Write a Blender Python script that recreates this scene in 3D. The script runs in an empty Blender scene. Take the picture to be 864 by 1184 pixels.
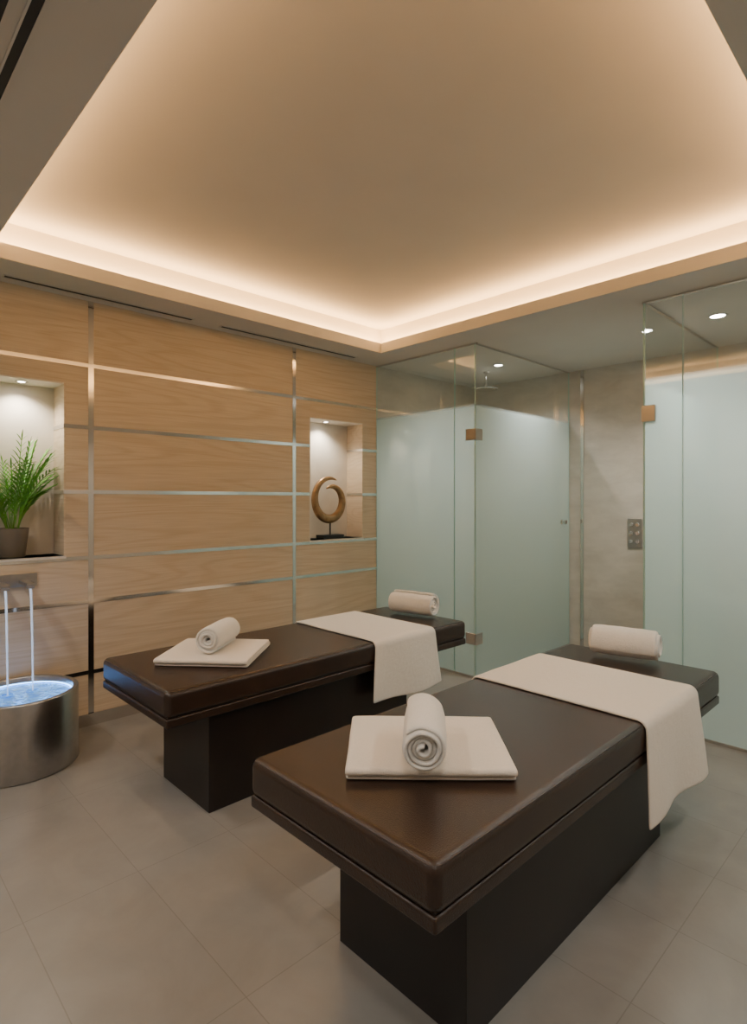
import bpy, bmesh, math, random
from mathutils import Vector, noise, Matrix
random.seed(4)
D = bpy.data
COL = bpy.context.scene.collection

# ------------------------------------------------------------ helpers
def link(o, parent=None):
    COL.objects.link(o)
    if parent: o.parent = parent
    return o
def empty(name, loc=(0,0,0)):
    e = D.objects.new(name, None); e.empty_display_size = .1
    COL.objects.link(e)
    return e
def mesh(name, verts, faces, mat, parent=None, smooth=False):
    me = D.meshes.new(name); me.from_pydata([tuple(v) for v in verts], [], faces); me.update()
    if mat: me.materials.append(mat)
    if smooth:
        for p in me.polygons: p.use_smooth = True
    return link(D.objects.new(name, me), parent)
BF = [(0,3,2,1),(4,5,6,7),(0,1,5,4),(1,2,6,5),(2,3,7,6),(3,0,4,7)]
def boxes(name, bl, mat, parent=None, bevel=0, seg=3, pid=False):
    V=[];F=[];P=[]
    for i,b in enumerate(bl):
        x0,y0,z0,x1,y1,z1=b; n=len(V)
        V += [(x0,y0,z0),(x1,y0,z0),(x1,y1,z0),(x0,y1,z0),(x0,y0,z1),(x1,y0,z1),(x1,y1,z1),(x0,y1,z1)]
        F += [tuple(n+k for k in f) for f in BF]; P += [i]*6
    o = mesh(name,V,F,mat,parent)
    if pid:
        a=o.data.attributes.new('pid','FLOAT','FACE')
        for i,p in enumerate(P): a.data[i].value=float(p)
    if bevel:
        m=o.modifiers.new('bevel','BEVEL'); m.width=bevel; m.segments=seg; m.limit_method='ANGLE'
        for p in o.data.polygons: p.use_smooth=True
        w=o.modifiers.new('wn','WEIGHTED_NORMAL'); w.keep_sharp=True
    return o
def lathe(name, prof, c, mat, parent=None, n=64):
    V=[];F=[]
    for (r,z) in prof:
        for k in range(n):
            a=2*math.pi*k/n; V.append((c[0]+r*math.cos(a), c[1]+r*math.sin(a), c[2]+z))
    for i in range(len(prof)-1):
        for k in range(n):
            k2=(k+1)%n
            F.append((i*n+k,i*n+k2,(i+1)*n+k2,(i+1)*n+k))
    o=mesh(name,V,F,mat,parent,True)
    m=o.modifiers.new('es','EDGE_SPLIT'); m.split_angle=math.radians(40)
    return o
def tube(name, pts, rad, mat, parent=None, cyclic=False, n=8):
    cu=D.curves.new(name,'CURVE'); cu.dimensions='3D'; s=cu.splines.new('POLY'); s.points.add(len(pts)-1)
    for i,p in enumerate(pts):
        s.points[i].co=(p[0],p[1],p[2],1)
        s.points[i].radius = 1
    s.use_cyclic_u=cyclic; cu.bevel_depth=rad; cu.bevel_resolution=3; cu.use_fill_caps=True
    cu.materials.append(mat)
    return link(D.objects.new(name,cu),parent)

# ------------------------------------------------------------ materials
def newmat(name):
    m=D.materials.new(name); m.use_nodes=True
    nt=m.node_tree; return m, nt, nt.nodes['Principled BSDF']
def N(nt,t,**kw):
    n=nt.nodes.new(t)
    for k,v in kw.items():
        if k in n.inputs: n.inputs[k].default_value=v
        else: setattr(n,k,v)
    return n
def ramp(nt, fac, stops):
    r=nt.nodes.new('ShaderNodeValToRGB'); e=r.color_ramp.elements
    while len(e)<len(stops): e.new(.5)
    for i,(p,c) in enumerate(stops): e[i].position=p; e[i].color=(*c,1)
    nt.links.new(fac,r.inputs[0]); return r.outputs[0]
def simple(name,col,rough=.5,metal=0,bump=0,bscale=50,var=0,vscale=3,coat=0):
    m,nt,b=newmat(name)
    b.inputs['Roughness'].default_value=rough; b.inputs['Metallic'].default_value=metal
    b.inputs['Base Color'].default_value=(*col,1)
    g=N(nt,'ShaderNodeNewGeometry')
    if var:
        n=N(nt,'ShaderNodeTexNoise',Scale=vscale,Detail=5.0); nt.links.new(g.outputs['Position'],n.inputs['Vector'])
        c=ramp(nt,n.outputs['Fac'],[(.3,[x*(1-var) for x in col]),(.7,[min(1,x*(1+var)) for x in col])])
        nt.links.new(c,b.inputs['Base Color'])
    if bump:
        n=N(nt,'ShaderNodeTexNoise',Scale=bscale,Detail=3.0); nt.links.new(g.outputs['Position'],n.inputs['Vector'])
        bp=N(nt,'ShaderNodeBump',Strength=bump,Distance=.004); nt.links.new(n.outputs['Fac'],bp.inputs['Height'])
        nt.links.new(bp.outputs[0],b.inputs['Normal'])
    if coat: b.inputs['Coat Weight'].default_value=coat
    return m
def emis(name,col,s):
    m,nt,b=newmat(name); b.inputs['Emission Color'].default_value=(*col,1); b.inputs['Emission Strength'].default_value=s
    b.inputs['Base Color'].default_value=(*col,1); return m

M_plaster=simple('ceiling_paint',(.58,.545,.49),.85,var=.02)
M_tray=simple('tray_paint',(.60,.545,.475),.85,var=.02)
M_wall=simple('wall_paint',(.52,.48,.43),.8,var=.03)
M_steel=simple('brushed_steel',(.76,.74,.71),.12,1)
M_steel2=simple('satin_steel',(.46,.45,.44),.28,1,var=.06,vscale=30)
M_bronze=simple('bronze_metal',(.33,.20,.10),.38,.75,var=.25,vscale=20)
M_brass=simple('hinge_brass',(.48,.44,.38),.3,1)
M_black=simple('black_stone',(.012,.011,.010),.35)
M_slot=simple('slot_black',(.012,.011,.010),.6)
M_leather=simple('dark_leather',(.034,.019,.013),.27,bump=.30,bscale=260,var=.12,vscale=8)
M_piping=simple('leather_piping',(.042,.025,.018),.34)
M_plinth=simple('dark_veneer',(.012,.008,.007),.34,var=.2,vscale=6)
M_pot=simple('pot_clay',(.20,.165,.125),.6,bump=.1)
M_soil=simple('soil',(.03,.02,.012),.9,bump=.6,bscale=90)
M_leaf=simple('leaf',(.15,.40,.05),.45,var=.4,vscale=9)
M_led=emis('downlight_led',(1,.95,.88),45)

# terry
def terry(name,col):
    m,nt,b=newmat(name)
    tc=N(nt,'ShaderNodeTexCoord')
    n=N(nt,'ShaderNodeTexNoise',Scale=420.0,Detail=2.0); nt.links.new(tc.outputs['Object'],n.inputs['Vector'])
    n2=N(nt,'ShaderNodeTexNoise',Scale=45.0,Detail=4.0); nt.links.new(tc.outputs['Object'],n2.inputs['Vector'])
    ad=N(nt,'ShaderNodeMath',operation='ADD'); nt.links.new(n.outputs['Fac'],ad.inputs[0]); nt.links.new(n2.outputs['Fac'],ad.inputs[1])
    bp=N(nt,'ShaderNodeBump',Strength=.8,Distance=.004); nt.links.new(ad.outputs[0],bp.inputs['Height']); nt.links.new(bp.outputs[0],b.inputs['Normal'])
    nt.links.new(ramp(nt,n.outputs['Fac'],[(.3,[x*.86 for x in col]),(.7,col)]),b.inputs['Base Color'])
    b.inputs['Roughness'].default_value=.95; b.inputs['Sheen Weight'].default_value=.4
    b.inputs['Specular IOR Level'].default_value=.1
    return m
M_terry=terry('terry_cotton',(.93,.90,.85))
M_terry2=terry('terry_cotton_cream',(.93,.85,.75))

# wood
def wood():
    m,nt,b=newmat('oak_veneer'); L=nt.links
    g=N(nt,'ShaderNodeNewGeometry'); at=N(nt,'ShaderNodeAttribute',attribute_name='pid')
    cx=N(nt,'ShaderNodeCombineXYZ')
    m1=N(nt,'ShaderNodeMath',operation='MULTIPLY'); m1.inputs[1].default_value=3.71; L.new(at.outputs['Fac'],m1.inputs[0])
    L.new(m1.outputs[0],cx.inputs[0]); L.new(m1.outputs[0],cx.inputs[1]); L.new(m1.outputs[0],cx.inputs[2])
    ad=N(nt,'ShaderNodeVectorMath',operation='ADD'); L.new(g.outputs['Position'],ad.inputs[0]); L.new(cx.outputs[0],ad.inputs[1])
    mp=N(nt,'ShaderNodeMapping'); mp.inputs['Scale'].default_value=(1,.22,3.0); L.new(ad.outputs[0],mp.inputs[0])
    n1=N(nt,'ShaderNodeTexNoise',Scale=1.2,Detail=1.5,Distortion=.3); L.new(mp.outputs[0],n1.inputs['Vector'])
    mm=N(nt,'ShaderNodeMath',operation='MULTIPLY'); mm.inputs[1].default_value=110; L.new(n1.outputs['Fac'],mm.inputs[0])
    si=N(nt,'ShaderNodeMath',operation='SINE'); L.new(mm.outputs[0],si.inputs[0])
    mr=N(nt,'ShaderNodeMapRange'); mr.inputs[1].default_value=-1; L.new(si.outputs[0],mr.inputs[0])
    mp2=N(nt,'ShaderNodeMapping'); mp2.inputs['Scale'].default_value=(1,1.8,75); L.new(ad.outputs[0],mp2.inputs[0])
    n2=N(nt,'ShaderNodeTexNoise',Scale=2.0,Detail=4.0); L.new(mp2.outputs[0],n2.inputs['Vector'])
    c1=ramp(nt,n2.outputs['Fac'],[(.25,(.575,.462,.335)),(.75,(.69,.575,.435))])
    c2=N(nt,'ShaderNodeMixRGB',blend_type='MULTIPLY'); c2.inputs[0].default_value=1
    L.new(c1,c2.inputs[1]); L.new(ramp(nt,mr.outputs[0],[(0,(.925,.90,.865)),(.5,(1,1,1))]),c2.inputs[2])
    wn=N(nt,'ShaderNodeTexWhiteNoise',noise_dimensions='1D'); L.new(at.outputs['Fac'],wn.inputs['W'])
    c3=N(nt,'ShaderNodeMixRGB',blend_type='MULTIPLY'); c3.inputs[0].default_value=1
    L.new(c2.outputs[0],c3.inputs[1]); L.new(ramp(nt,wn.outputs['Value'],[(0,(.93,.92,.90)),(1,(1.0,1.0,1.0))]),c3.inputs[2])
    L.new(c3.outputs[0],b.inputs['Base Color']); b.inputs['Roughness'].default_value=.5
    bp=N(nt,'ShaderNodeBump',Strength=.12,Distance=.002); L.new(n2.outputs['Fac'],bp.inputs['Height']); L.new(bp.outputs[0],b.inputs['Normal'])
    return m
M_wood=wood()

def stone(name,c1,c2,rough=.5,scale=(1,1,1),tile=None,grout=(.3,.28,.25)):
    m,nt,b=newmat(name); L=nt.links
    g=N(nt,'ShaderNodeNewGeometry'); mp=N(nt,'ShaderNodeMapping'); mp.inputs['Scale'].default_value=scale; L.new(g.outputs['Position'],mp.inputs[0])
    n=N(nt,'ShaderNodeTexNoise',Scale=3.5,Detail=9.0,Roughness=.62,Distortion=.4); L.new(mp.outputs[0],n.inputs['Vector'])
    c=ramp(nt,n.outputs['Fac'],[(.3,c1),(.7,c2)])
    b.inputs['Roughness'].default_value=rough
    if tile:
        mp2=N(nt,'ShaderNodeMapping'); mp2.inputs['Location'].default_value=(tile[2],tile[3],0); L.new(g.outputs['Position'],mp2.inputs[0])
        br=N(nt,'ShaderNodeTexBrick',offset=0.0,squash=1.0)
        br.inputs['Scale'].default_value=1; br.inputs['Brick Width'].default_value=tile[0]; br.inputs['Row Height'].default_value=tile[1]
        br.inputs['Mortar Size'].default_value=.0018; br.inputs['Mortar Smooth'].default_value=.2
        br.inputs['Color1'].default_value=(.97,.97,.97,1); br.inputs['Color2'].default_value=(1.02,1.02,1.02,1); br.inputs['Mortar'].default_value=(.76,.75,.73,1)
        L.new(mp2.outputs[0],br.inputs['Vector'])
        mx=N(nt,'ShaderNodeMixRGB',blend_type='MULTIPLY'); mx.inputs[0].default_value=1
        L.new(c,mx.inputs[1]); L.new(br.outputs['Color'],mx.inputs[2]); c=mx.outputs[0]
        bp=N(nt,'ShaderNodeBump',Strength=.2,Distance=.002,invert=True); L.new(br.outputs['Fac'],bp.inputs['Height']); L.new(bp.outputs[0],b.inputs['Normal'])
    L.new(c,b.inputs['Base Color']); return m
M_floor=stone('floor_porcelain',(.245,.234,.218),(.305,.292,.272),.30,tile=(.76,.38,2.17+.76,-.104))
M_stone=stone('shower_stone',(.47,.43,.375),(.60,.555,.49),.45,scale=(1,1,2.2))
M_niche=stone('niche_stone',(.64,.59,.52),(.74,.69,.61),.6)

# glass: clear above, frosted below z=2.15
def glass(name,frost_top):
    m,nt,b=newmat(name); L=nt.links; nt.nodes.remove(b)
    out=[n for n in nt.nodes if n.type=='OUTPUT_MATERIAL'][0]
    lw=N(nt,'ShaderNodeLayerWeight'); pw=N(nt,'ShaderNodeMath',operation='POWER'); pw.inputs[1].default_value=5; L.new(lw.outputs['Facing'],pw.inputs[0])
    fr=N(nt,'ShaderNodeMath',operation='MULTIPLY_ADD'); fr.inputs[1].default_value=.92; fr.inputs[2].default_value=.045; L.new(pw.outputs[0],fr.inputs[0])
    tr=N(nt,'ShaderNodeBsdfTransparent'); tr.inputs[0].default_value=(.965,.985,.977,1)
    gl=N(nt,'ShaderNodeBsdfGlossy'); gl.inputs['Roughness'].default_value=.0; gl.inputs[0].default_value=(1,1,1,1)
    mc=N(nt,'ShaderNodeMixShader'); L.new(fr.outputs[0],mc.inputs[0]); L.new(tr.outputs[0],mc.inputs[1]); L.new(gl.outputs[0],mc.inputs[2])
    tl=N(nt,'ShaderNodeBsdfTranslucent'); tl.inputs[0].default_value=(.86,.955,.935,1)
    df=N(nt,'ShaderNodeBsdfDiffuse'); df.inputs[0].default_value=(.60,.74,.71,1)
    m1=N(nt,'ShaderNodeMixShader'); m1.inputs[0].default_value=.20; L.new(tl.outputs[0],m1.inputs[1]); L.new(df.outputs[0],m1.inputs[2])
    rf=N(nt,'ShaderNodeBsdfTransparent'); rf.inputs[0].default_value=(.89,.965,.945,1)
    m2=N(nt,'ShaderNodeMixShader'); m2.inputs[0].default_value=.58; L.new(m1.outputs[0],m2.inputs[1]); L.new(rf.outputs[0],m2.inputs[2])
    m3=N(nt,'ShaderNodeMixShader'); L.new(fr.outputs[0],m3.inputs[0]); L.new(m2.outputs[0],m3.inputs[1]); L.new(gl.outputs[0],m3.inputs[2])
    g=N(nt,'ShaderNodeNewGeometry'); sx=N(nt,'ShaderNodeSeparateXYZ'); L.new(g.outputs['Position'],sx.inputs[0])
    mr=N(nt,'ShaderNodeMapRange'); mr.inputs[1].default_value=frost_top-.02; mr.inputs[2].default_value=frost_top+.01; L.new(sx.outputs[2],mr.inputs[0])
    mf=N(nt,'ShaderNodeMixShader'); L.new(mr.outputs[0],mf.inputs[0]); L.new(m3.outputs[0],mf.inputs[1]); L.new(mc.outputs[0],mf.inputs[2])
    L.new(mf.outputs[0],out.inputs[0]); return m
M_glass=glass('frosted_glass',2.15)
M_edge=simple('glass_edge',(.40,.60,.54),.15)

# ------------------------------------------------------------ room
H=2.634; XL=-3.79; YG=3.70; YB=5.22; XR=.95; YR=-.95; TOPZ=2.9
boxes('floor',[(XL-.3,YR-.1,-.1,XR+.1,YB+.1,0)],M_floor)
# drop ceiling with tray
tx0,tx1,ty0,ty1=-3.42,-.45,.60,3.39; lip=.08; pk=.15; TZ=2.885
px0,px1,py0,py1=tx0-pk,tx1+pk,ty0-pk,ty1+pk
ceil=empty('ceiling')
boxes('dropped_border',[(XL-.3,YR-.1,H,tx0,YB+.1,H+lip),(tx1,YR-.1,H,XR+.1,YB+.1,H+lip),(tx0,YR-.1,H,tx1,ty0,H+lip),(tx0,ty1,H,tx1,YB+.1,H+lip)],M_plaster,ceil)
boxes('tray_panel',[(px0-.05,py0-.05,TZ,px1+.05,py1+.05,TZ+.05)],M_tray,ceil)
boxes('tray_sides',[(px0-.05,py0-.05,H+lip,px0,py1+.05,TZ),(px1,py0-.05,H+lip,px1+.05,py1+.05,TZ),(px0,py0-.05,H+lip,px1,py0,TZ),(px0,py1,H+lip,px1,py1+.05,TZ)],M_tray,ceil)
# air slots (part of the ceiling)
slots=ceil
sl=[]
for (a,b_) in ((.73,1.83),(2.05,3.33)):
    sl+= [(-3.695,a,H-.003,-3.66,b_,H)]
sl+=[(-3.3,.375,H-.003,-1.1,.40,H),(-3.3,.31,H-.003,-1.1,.335,H)]
boxes('air_slots',sl,M_slot,slots)
fr=[]
for (x0,y0,z0,x1,y1,z1) in sl:
    fr+=[(x0-.006,y0-.006,H-.006,x0,y1+.006,H),(x1,y0-.006,H-.006,x1+.006,y1+.006,H),(x0,y0-.006,H-.006,x1,y0,H),(x0,y1,H-.006,x1,y1+.006,H)]
boxes('air_slot_frames',fr,M_plaster,slots)

# left wall: cells minus niches
ZC=[.0,.33,.77,1.042,1.449,1.849,2.234,H]; YC=[YR,1.215,2.766,YG]
niches=[(.22,1.072,1.062,2.11),(2.925,3.533,1.062,2.09)]
ND=.21
def sub(r,h):
    y0,y1,z0,z1=r; a,b,c,d=h
    if b<=y0 or a>=y1 or d<=z0 or c>=z1: return [r]
    o=[]
    if a>y0: o.append((y0,a,z0,z1))
    if b<y1: o.append((b,y1,z0,z1))
    m0,m1=max(a,y0),min(b,y1)
    if c>z0: o.append((m0,m1,z0,c))
    if d<z1: o.append((m0,m1,d,z1))
    return o
def subs(r):
    rs=[r]
    for h in niches: rs=[q for x in rs for q in sub(x,h)]
    return rs
g=.012; gv=.016
core=[(XL-.28,a,c,XL-.012,b,d) for (a,b,c,d) in subs((YR,YG,0,H))]
wl=empty('wall_left')
boxes('wall_core',core,M_wall,wl)
boxes('wall_back_board',[(XL-.30,YR,0,XL-.25,YG,H)],M_wall,wl)
panels=[];pid=[]
k=0
for i in range(len(ZC)-1):
    for j in range(len(YC)-1):
        k+=1
        cell=(YC[j]+gv*(j>0),YC[j+1]-gv*(j<2),ZC[i]+g*(i>0),ZC[i+1]-g*(i<6))
        for r in subs(cell):
            panels.append((XL-.014,r[0],r[2],XL,r[1],r[3])); pid.append(k)
# wood reveals (far side of each niche)
for n_,(a,b,c,d) in enumerate(niches):
    for i in range(len(ZC)-1):
        z0=max(c,ZC[i]+g); z1=min(d,ZC[i+1]-g)
        if z1-z0>.02: panels.append((XL-ND,b-.010,z0,XL,b,z1)); pid.append(40+n_*8+i)
wp=boxes('wood_panels',panels,M_wood,wl,pid=True)
at=wp.data.attributes['pid']
for i,p in enumerate(pid):
    for q in range(6): at.data[i*6+q].value=float(p)
st=[]
for z in ZC[1:-1]:
    for r in subs((YR,YG,z-g,z+g)): 
        if r[1]-r[0]>.01 and r[3]-r[2]>.01: st.append((XL-.014,r[0],r[2],XL+.003,r[1],r[3]))
    for (a,b,c,d) in niches:
        if c<z-g and d>z+g: st.append((XL-ND,b-.013,z-g,XL+.003,b,z+g))
for y in YC[1:-1]: st.append((XL-.014,y-gv,.0,XL+.004,y+gv,H))
boxes('metal_inlays',st,M_steel,wl)
# niche lining
for n_,(a,b,c,d) in enumerate(niches):
    boxes('niche_lining',[(XL-ND-.02,a,c-.0,XL-ND,b,d),(XL-ND,a-.001,c,XL-.001,a+.008,d),(XL-ND,a,d-.008,XL-.001,b,d+.001),(XL-ND,a,c-.015,XL+.006,b,c)],M_niche,wl)
boxes('baseboard_left',[(XL,YR,0,XL+.012,YG-.01,.075)],M_steel)
# shower walls
boxes('wall_shower_side',[(XL-.3,YG,0,XL,YB+.1,H)],M_stone)
boxes('wall_back',[(XL,YB,0,XR+.1,YB+.1,H)],M_stone)
boxes('wall_right',[(XR,YR-.1,0,XR+.1,YB,H)],M_wall)
boxes('wall_front',[(XL-.3,YR-.1,0,XR,YR,H)],M_wall)
boxes('trim_1',[(-2.557,YB-.008,0,-2.525,YB,H)],M_steel)
boxes('trim_2',[(-.3,YB-.008,0,-.27,YB,H)],M_steel)

# ------------------------------------------------------------ glass enclosures
XA=-2.677; XB=-1.398; T=.005
def pane(name,x0,y0,x1,y1,parent,z0=.012,z1=H-.004):
    o=boxes(name,[(x0,y0,z0,x1,y1,z1)],M_glass,parent); o.data.materials.append(M_edge)
    sx,sy=x1-x0,y1-y0
    for p in o.data.polygons:
        n=p.normal
        if abs(n.z)>.5 or (abs(n.x)>.5 and sx>sy) or (abs(n.y)>.5 and sy>sx): p.material_index=1
    return o
e1=empty('glass_shower_enclosure')
pane('fixed_pane',XL+.005,YG-T,-2.885,YG+T,e1)
pane('return_pane',-2.879,YG-T,XA-.006,YG+T,e1)
pane('door_pane',XA-T,YG-T,XA+T,YB-.006,e1)
ch=[(XL+.001,YG-.012,0.001,XA+.008,YG+.012,.018),(XL+.001,YG-.01,H-.012,XA+.01,YG+.01,H-.001),(XA-.01,YG,0.001,XA+.01,YB-.001,.014),(XA-.01,YG,H-.010,XA+.01,YB-.001,H-.001)]
boxes('channels',ch,M_steel,e1)
def hinge(nm,x,y,z,par,mt,corner=True):
    if corner:
        b=[(x-.085,y-.016,z-.045,x+.012,y-.005,z+.045),(x+.005,y-.016,z-.045,x+.016,y+.075,z+.045)]
    else:
        b=[(x-.012,y-.018,z-.05,x+.07,y-.005,z+.05),(x-.012,y+.005,z-.05,x+.07,y+.018,z+.05)]
    boxes(nm,b,mt,par,bevel=.003)
hinge('hinge_1',XA,YG,1.915,e1,M_brass); hinge('hinge_2',XA,YG,.308,e1,M_steel)
# door knob
kn=[(0,0),(.022,0),(.022,.006),(.01,.01),(.01,.03),(.02,.034),(.02,.05),(0,.05)]
kb=lathe('door_knob',kn,(0,0,0),M_steel,e1,24); kb.rotation_euler=(0,math.pi/2,0); kb.location=(XA+.005,5.06,1.19)

e2=empty('glass_shower_enclosure')
pane('return_pane',XB+.006,YG-T,-1.177,YG+T,e2)
pane('fixed_pane',-1.171,YG-T,XR-.005,YG+T,e2)
pane('side_pane',XB-T,YG-T,XB+T,YB-.006,e2)
boxes('channels',[(XB-.01,YG-.012,0.001,XR-.001,YG+.012,.018),(XB-.01,YG-.01,H-.012,XR-.001,YG+.01,H-.001),(XB-.01,YG,0.001,XB+.01,YB-.001,.014),(XB-.01,YG,H-.01,XB+.01,YB-.001,H-.001)],M_steel,e2)
hinge('hinge_1',XB,YG,1.935,e2,M_brass,False); hinge('hinge_2',XB,YG,.30,e2,M_steel,False)

# shower valve
sv=empty('shower_control_panel')
boxes('plate',[(-2.11,YB-.014,.975,-1.985,YB-.001,1.235)],M_steel2,sv,bevel=.004)
for i in range(3):
    for j in range(2):
        kk=lathe('knob',[(0,0),(.019,0),(.019,.016),(.015,.022),(0,.022)],(0,0,0),M_steel,sv,24)
        kk.rotation_euler=(math.pi/2,0,0); kk.location=(-2.075+.055*j,YB-.014,1.03+.075*i)
# rain shower heads
def rain(x,y):
    s=empty('rain_shower_head')
    lathe('rose',[(0,0),(.11,0),(.115,.006),(.11,.014),(.03,.02),(.012,.04),(.012,.165),(.03,.166),(.03,.174),(0,.174)],(x,y,H-.1745),M_steel,s,40)
rain(-3.22,4.62)

# ------------------------------------------------------------ downlights
def downlight(x,y,z,power,size=1.9,r=.035,col=(1,.86,.70),rad=.03,blend=.8,spot=True):
    d=empty('downlight')
    lathe('trim_ring',[(r,-.0),(r,-.004),(r+.014,-.004),(r+.016,0)],(x,y,z),M_plaster,d,32)
    lathe('lens',[(0,-.001),(r,-.001)],(x,y,z),M_led,d,32)
    l=D.lights.new('lamp','SPOT'); l.energy=power; l.color=col; l.spot_size=size; l.spot_blend=blend; l.shadow_soft_size=rad
    o=D.objects.new('lamp',l); o.location=(x,y,z-.012); link(o,d)
WHT=(1,.96,.91)
downlight(-2.98,4.47,H,62,2.5,col=WHT)
downlight(-1.16,4.33,H,75,2.5,r=.045,col=WHT)
downlight(-1.63,4.35,H,42,2.4,r=.025,col=(1,.90,.78))
downlight(-.1,4.33,H,60,2.5,r=.045,col=WHT)
# added fill spots for the room, out of view, built as downlights
for (x,y,p) in ((-.05,.2,66),(-1.6,-.2,80),(.25,1.9,72),(-3.0,-.2,92),(.2,3.2,58)):
    downlight(x,y,H,p,2.6,r=.04,rad=.12,col=(1,.92,.82))
# niche minis
downlight(XL-.10,.86,2.102,20,2.3,r=.02,rad=.015,col=(1,.88,.71))
downlight(XL-.10,3.18,2.082,20,2.3,r=.02,rad=.015,col=(1,.88,.71))

# cove LEDs
def cove(x,y,lx,ly,p):
    l=D.lights.new('cove_led','AREA'); l.shape='RECTANGLE'; l.size=lx; l.size_y=ly; l.energy=p; l.color=(1,.60,.25)
    o=D.objects.new('cove_led',l); o.location=(x,y,H+lip+.012); o.rotation_euler=(math.pi,0,0); link(o,ceil)
cxm=(tx0+tx1)/2; cym=(ty0+ty1)/2
PW=27
cove(px0+.04,cym,.03,py1-py0-.1,PW); cove(px1-.04,cym,.03,py1-py0-.1,PW)
cove(cxm,py0+.04,px1-px0-.1,.03,PW); cove(cxm,py1-.04,px1-px0-.1,.03,PW)

# ------------------------------------------------------------ cloth ribbons
def ribbon(name,prof,width,nW,thick,mat,parent,xf,amp=.002,fs=9,seed=0,sag=None,sub=1):
    V=[];F=[];n=len(prof)
    for j in range(nW+1):
        b=-width/2+width*j/nW
        for i,(a,z) in enumerate(prof):
            v=Vector((a,b,z))
            nn=noise.noise_vector(Vector((a*fs+seed,b*fs,z*fs)))
            v+=nn*amp
            if sag: v=sag(v,i/(n-1),j/nW)
            V.append(xf@v)
    for j in range(nW):
        for i in range(n-1):
            F.append((j*n+i,j*n+i+1,(j+1)*n+i+1,(j+1)*n+i))
    o=mesh(name,V,F,mat,parent,True)
    s=o.modifiers.new('sol','SOLIDIFY'); s.thickness=thick; s.offset=0
    if sub:
        m=o.modifiers.new('sub','SUBSURF'); m.levels=sub; m.render_levels=sub
    return o
def roll(name,c0,c1,R,mat,seed=0,turns=4.2):
    c0=Vector(c0);c1=Vector(c1);ax=(c1-c0); Lg=ax.length; ax.normalize()
    side=ax.cross(Vector((0,0,1))).normalized(); up=Vector((0,0,1))
    mid=(c0+c1)/2
    xf=Matrix((( side.x,ax.x,up.x,mid.x),(side.y,ax.y,up.y,mid.y),(side.z,ax.z,up.z,mid.z),(0,0,0,1)))
    gap=(R-.012)/turns; th=gap*.93; Ro=R-th/2
    prof=[];n=int(turns*26)
    for i in range(n+1):
        t=i/n; a=t*turns*2*math.pi; r=.010+(Ro-.010)*t
        prof.append((r*math.cos(a+seed),r*math.sin(a+seed)*.96))
    def sag(v,s,w):
        e=(w-.5)*2
        v.y += e*abs(e)**3*.008*math.sin(s*9+seed)
        f=1-.05*abs(e)**4
        v.x*=f; v.z*=f
        return v
    return ribbon(name,prof,Lg,14,th,mat,None,xf,amp=.0030,fs=22,seed=seed,sag=sag)
def folded(name,c,ang,w,d,layers,th,mat,seed=0):
    prof=[]; h=th*1.02
    for L_ in range(layers):
        z=th/2+L_*h; k=14
        dd=d/2-h/2-.003*L_
        xs=[-dd+2*dd*i/k for i in range(k+1)]
        if L_%2: xs=xs[::-1]
        prof+=[(x,z) for x in xs]
        if L_<layers-1:
            sgn=1 if L_%2==0 else -1
            for q in (45,90,135):
                a=math.radians(q-90)
                prof.append((sgn*(dd+h/2*math.cos(a)),z+h/2+h/2*math.sin(a)))
    xf=Matrix.Translation(Vector(c))@Matrix.Rotation(ang,4,'Z')
    return ribbon(name,prof,w,26,th*.97,mat,None,xf,amp=.0016,fs=9,seed=seed)
def runner(name,xl,xr,ztop,y0,y1,zr,zl,mat,seed=0):
    th=.010; r=.034; z=ztop+th/2+.001; prof=[]
    xl-=th/2+.002; xr+=th/2+.002
    k=10
    for i in range(k): prof.append((xl,zl+(z-r-zl)*i/k))
    for i in range(7):
        a=math.pi-math.pi/2*i/6; prof.append((xl+r+r*math.cos(a),z-r+r*math.sin(a)))
    k=26
    for i in range(1,k): prof.append((xl+r+(xr-xl-2*r)*i/k,z))
    for i in range(7):
        a=math.pi/2-math.pi/2*i/6; prof.append((xr-r+r*math.cos(a),z-r+r*math.sin(a)))
    k=16
    for i in range(1,k+1): prof.append((xr,z-r+(zr-z+r)*i/k))
    ym=(y0+y1)/2
    def sag(v,s,w):
        drop=max(0,(z-r)-v.z)
        if v.x>xr-.05 and drop>0:
            v.x+= .012*drop/.3+ .020*drop/.3*(math.sin(w*9+seed)*.5+.5)
            v.y+= (w-.5)*.09*drop/.3
            v.z+= .012*math.sin(w*4+seed)*drop/.3
        if v.x>xl+.05 and v.x<xr-.04 and v.z<z: v.z=z
        return v
    return ribbon(name,prof,y1-y0,30,th,mat,None,Matrix.Translation((0,ym,0)),amp=.0022,fs=6,seed=seed,sag=sag)

# ------------------------------------------------------------ massage tables
def table(x0,x1,y0,y1,pl):
    t=empty('massage_table')
    boxes('cushion',[(x0,y0,.482,x1,y1,.600)],M_leather,t,bevel=.028,seg=6)
    boxes('frame',[(x0+.003,y0+.003,.446,x1-.003,y1-.003,.4855)],M_leather,t,bevel=.008)
    boxes('core_board',[(x0+.012,y0+.012,.47,x1-.012,y1-.012,.50)],M_plinth,t)
    boxes('plinth',[(pl[0],pl[1],0,pl[2],pl[3],.448)],M_plinth,t,bevel=.002)
    def loop(q,z,nm):
        R=.025;pts=[]
        for (cx,cy,a0) in ((x1-q-R,y1-q-R,0),(x0+q+R,y1-q-R,90),(x0+q+R,y0+q+R,180),(x1-q-R,y0+q+R,270)):
            for s in range(6):
                a=math.radians(a0+s*18); pts.append((cx+R*math.cos(a),cy+R*math.sin(a),z))
        tube(nm,pts,.0022,M_piping,t,True)
    loop(.0085,.5913,'top_piping')
    return t
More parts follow.
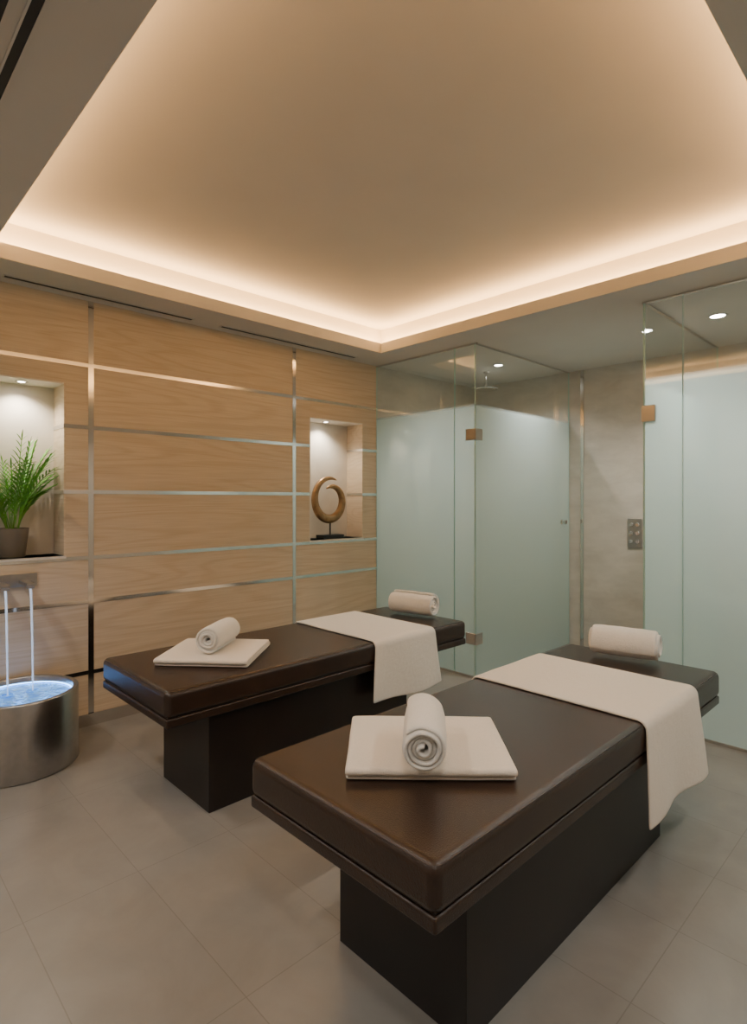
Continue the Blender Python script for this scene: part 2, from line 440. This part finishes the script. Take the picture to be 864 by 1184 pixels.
table(-1.55,-.80,.96,3.03,(-1.383,1.188,-.888,2.52))
table(-3.05,-2.30,1.03,3.08,(-2.82,1.25,-2.35,2.55))

folded('folded_towel',(-1.200,1.392,.601),math.radians(135),.49,.42,3,.0125,M_terry2,1)
folded('folded_towel',(-2.685,1.465,.601),math.radians(132),.46,.44,3,.0125,M_terry2,5)
zt=.601+3*.0128
r1=.072
a=Vector((-1.038,1.194,zt+r1)); dr=Vector((-.658,.758,0)).normalized()
roll('rolled_towel',a,a+dr*.29,r1,M_terry,1.2)
a=Vector((-2.585,1.365,zt+r1)); dr=Vector((-.179,.237,0)).normalized()
roll('rolled_towel',a,a+dr*.29,r1,M_terry,4.0)
r2=.085
roll('rolled_towel',(-1.035,2.93,.602+r2),(-1.345,2.86,.602+r2),r2,M_terry,2.4)
roll('rolled_towel',(-2.50,2.985,.602+r2),(-2.82,2.925,.602+r2),r2,M_terry,0.4)
runner('draped_towel',-1.55,-.80,.60,2.12,2.68,.245,.47,M_terry2,0.3)
runner('draped_towel',-3.05,-2.30,.60,2.23,2.75,.27,.47,M_terry,2.0)

# ------------------------------------------------------------ fountain
f=empty('water_fountain')
fc=(-3.495,.765,0); R=.278; Hf=.39
lathe('basin',[(0,.0),(R-.006,0),(R,.006),(R,Hf-.006),(R-.004,Hf),(R-.024,Hf),(R-.028,Hf-.006),(R-.028,.25),(0,.25)],fc,M_steel2,f,96)
m,nt,b=newmat('water'); L=nt.links
b.inputs['Base Color'].default_value=(.10,.30,.62,1); b.inputs['Roughness'].default_value=.05; b.inputs['Transmission Weight'].default_value=.2; b.inputs['IOR'].default_value=1.33
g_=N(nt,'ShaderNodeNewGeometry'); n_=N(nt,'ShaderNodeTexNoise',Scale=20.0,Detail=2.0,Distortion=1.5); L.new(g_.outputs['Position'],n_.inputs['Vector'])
L.new(ramp(nt,n_.outputs['Fac'],[(.35,(.03,.20,.85)),(.65,(.22,.55,1))]),b.inputs['Emission Color']); b.inputs['Emission Strength'].default_value=.60  # blue LED glow put into the water itself as patterned emission
bp=N(nt,'ShaderNodeBump',Strength=.8,Distance=.02); L.new(n_.outputs['Fac'],bp.inputs['Height']); L.new(bp.outputs[0],b.inputs['Normal'])
M_water=m
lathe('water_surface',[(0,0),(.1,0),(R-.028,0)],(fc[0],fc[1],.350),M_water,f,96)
M_blue=emis('basin_led',(.16,.46,1),11)
tor=[]
for q in range(65): tor.append((fc[0]+(R-.031)*math.cos(q*math.tau/64),fc[1]+(R-.031)*math.sin(q*math.tau/64),.357))
tube('led_ring',tor[:-1],.003,M_blue,f,True)
boxes('spout_plate',[(XL+.004,.62,.90,XL+.012,.915,.975)],M_steel2,f,bevel=.002)
m,nt,b=newmat('water_stream'); b.inputs['Base Color'].default_value=(.85,.92,1,1); b.inputs['Roughness'].default_value=.05; b.inputs['Transmission Weight'].default_value=.6; b.inputs['IOR'].default_value=1.33
b.inputs['Emission Color'].default_value=(.6,.75,1,1); b.inputs['Emission Strength'].default_value=.30  # pale lit look of the streams put into the material as emission
for q,y in enumerate((.725,.845)):
    s=boxes('spout_%d'%(q+1),[(XL+.010,y-.022,.918,XL+.175,y+.022,.938)],M_steel2,f,bevel=.004)
    boxes('spout_lip_%d'%(q+1),[(XL+.150,y-.020,.906,XL+.172,y+.020,.918)],M_steel2,f,bevel=.003)
    pts=[]
    for i in range(21):
        t_=i/20; z=.91-(.91-.352)*t_
        pts.append((XL+.162+.055*math.sqrt(t_),y,z))
    w=tube('water_stream_%d'%(q+1),pts,.006,m,f)
    for i,p in enumerate(w.data.splines[0].points): p.radius=1.05-.35*i/20+.12*math.sin(i*1.9)
    tor=[(XL+.217+.03*math.cos(k_*math.tau/24),y+.03*math.sin(k_*math.tau/24),.352) for k_ in range(24)]
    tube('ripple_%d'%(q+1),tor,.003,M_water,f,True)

# ------------------------------------------------------------ plant
pl=empty('potted_palm'); pc=(-3.893,.815,1.063)
lathe('pot',[(0,0),(.060,0),(.064,.004),(.084,.165),(.086,.17),(.080,.172),(.076,.168),(.074,.150),(0,.150)],pc,M_pot,pl,48)
lathe('soil',[(0,.152),(.074,.151)],pc,M_soil,pl,32)
V=[];F=[]
def leaf(base,dirv,ln,wd,droop):
    d=dirv.normalized(); s=d.cross(Vector((0,0,1)))
    s = s.normalized() if s.length>.01 else Vector((1,0,0))
    n=5; st_=len(V)
    for i in range(n+1):
        t=i/n; p=base+d*ln*t+Vector((0,0,-droop*ln*t*t)); w=wd*math.sin(math.pi*min(1,.12+t*.88))**.8*(1 if t<1 else 0)
        V.append(p+s*w/2+Vector((0,0,w*.3))); V.append(p); V.append(p-s*w/2+Vector((0,0,w*.3)))
    for i in range(n):
        a=st_+i*3
        F.append((a,a+1,a+4,a+3)); F.append((a+1,a+2,a+5,a+4))
stems=[]
XMIN=XL-ND+.012
for kf in range(36):
    az=random.uniform(0,math.tau); lean=random.uniform(.15,1.2); ln=random.uniform(.28,.56)
    h=Vector((math.cos(az)*.75+.25,math.sin(az),0))
    base=Vector(pc)+Vector((math.cos(az)*.03,math.sin(az)*.03,.15))
    pts=[]
    for i in range(15):
        t=i/14
        p=base+h*(lean*ln*.62*t**1.4)+Vector((0,0,ln*t*(1-.34*lean*t)))
        pts.append(p)
    stems.append(pts)
    for i in range(4,15):
        tan=(pts[i]-pts[i-1]).normalized()
        sd2=Vector((-h.y,h.x,0)).normalized()
        for sg in (-1,1):
            dv=tan*.9+sd2*sg*.62+Vector((0,0,.08))
            leaf(pts[i],dv,random.uniform(.085,.14)*(1.15-.5*i/15),.009,.25)
    leaf(pts[-1],(pts[-1]-pts[-2]),.09,.009,.2)
V=[Vector((max(v.x,XMIN+random.random()*.012),min(v.y,1.05) if v.x<XL+.01 else v.y,min(v.z,2.08))) for v in V]
mesh('fronds',V,F,M_leaf,pl,True)
for i,p in enumerate(stems):
    tube('stem_%d'%(i+1),[(max(q.x,XMIN+.006),q.y,q.z) for q in p],.0022,M_leaf,pl)

# ------------------------------------------------------------ sculpture
sc=empty('ring_sculpture'); sx,sy,sz=-3.885,3.225,1.063
boxes('base',[(sx-.055,sy-.115,sz,sx+.055,sy+.115,sz+.032)],M_black,sc,bevel=.002)
lathe('stem',[(0,.03),(.007,.03),(.007,.165),(0,.165)],(sx,sy,sz),M_black,sc,16)
V=[];F=[];cz=sz+.155+.175; n=90;mseg=18
for i in range(n+1):
    t=i/n; ang=math.radians(62+ 420*t)
    rr=.205-.085*t**.9
    w=.050*math.sin(math.pi*min(1,t))**.55 if 0<t<1 else .0005
    w=max(w,.0006)
    ce=Vector((0,rr*.93*math.cos(ang),rr*math.sin(ang)))
    rad=Vector((0,math.cos(ang),math.sin(ang)))
    for k in range(mseg):
        a=math.tau*k/mseg
        V.append(Vector((sx,sy,cz))+ce+rad*(w*.78*math.cos(a))+Vector((w*.6*math.sin(a)+.03*(t-.5),0,0)))
for i in range(n):
    for k in range(mseg):
        k2=(k+1)%mseg; F.append((i*mseg+k,i*mseg+k2,(i+1)*mseg+k2,(i+1)*mseg+k))
mesh('bronze_ring',V,F,M_bronze,sc,True)

# ------------------------------------------------------------ world, camera
w=D.worlds.new('world'); bpy.context.scene.world=w; w.use_nodes=True
w.node_tree.nodes['Background'].inputs[0].default_value=(.02,.02,.02,1)
cam=D.cameras.new('camera'); co=D.objects.new('camera',cam); COL.objects.link(co)
cam.sensor_fit='HORIZONTAL'; cam.sensor_width=36; cam.lens=36*663/864
cam.shift_y=-14/864; cam.clip_start=.02
co.location=(0,0,1.4); co.rotation_euler=(math.pi/2,0,math.radians(45.98))
bpy.context.scene.camera=co
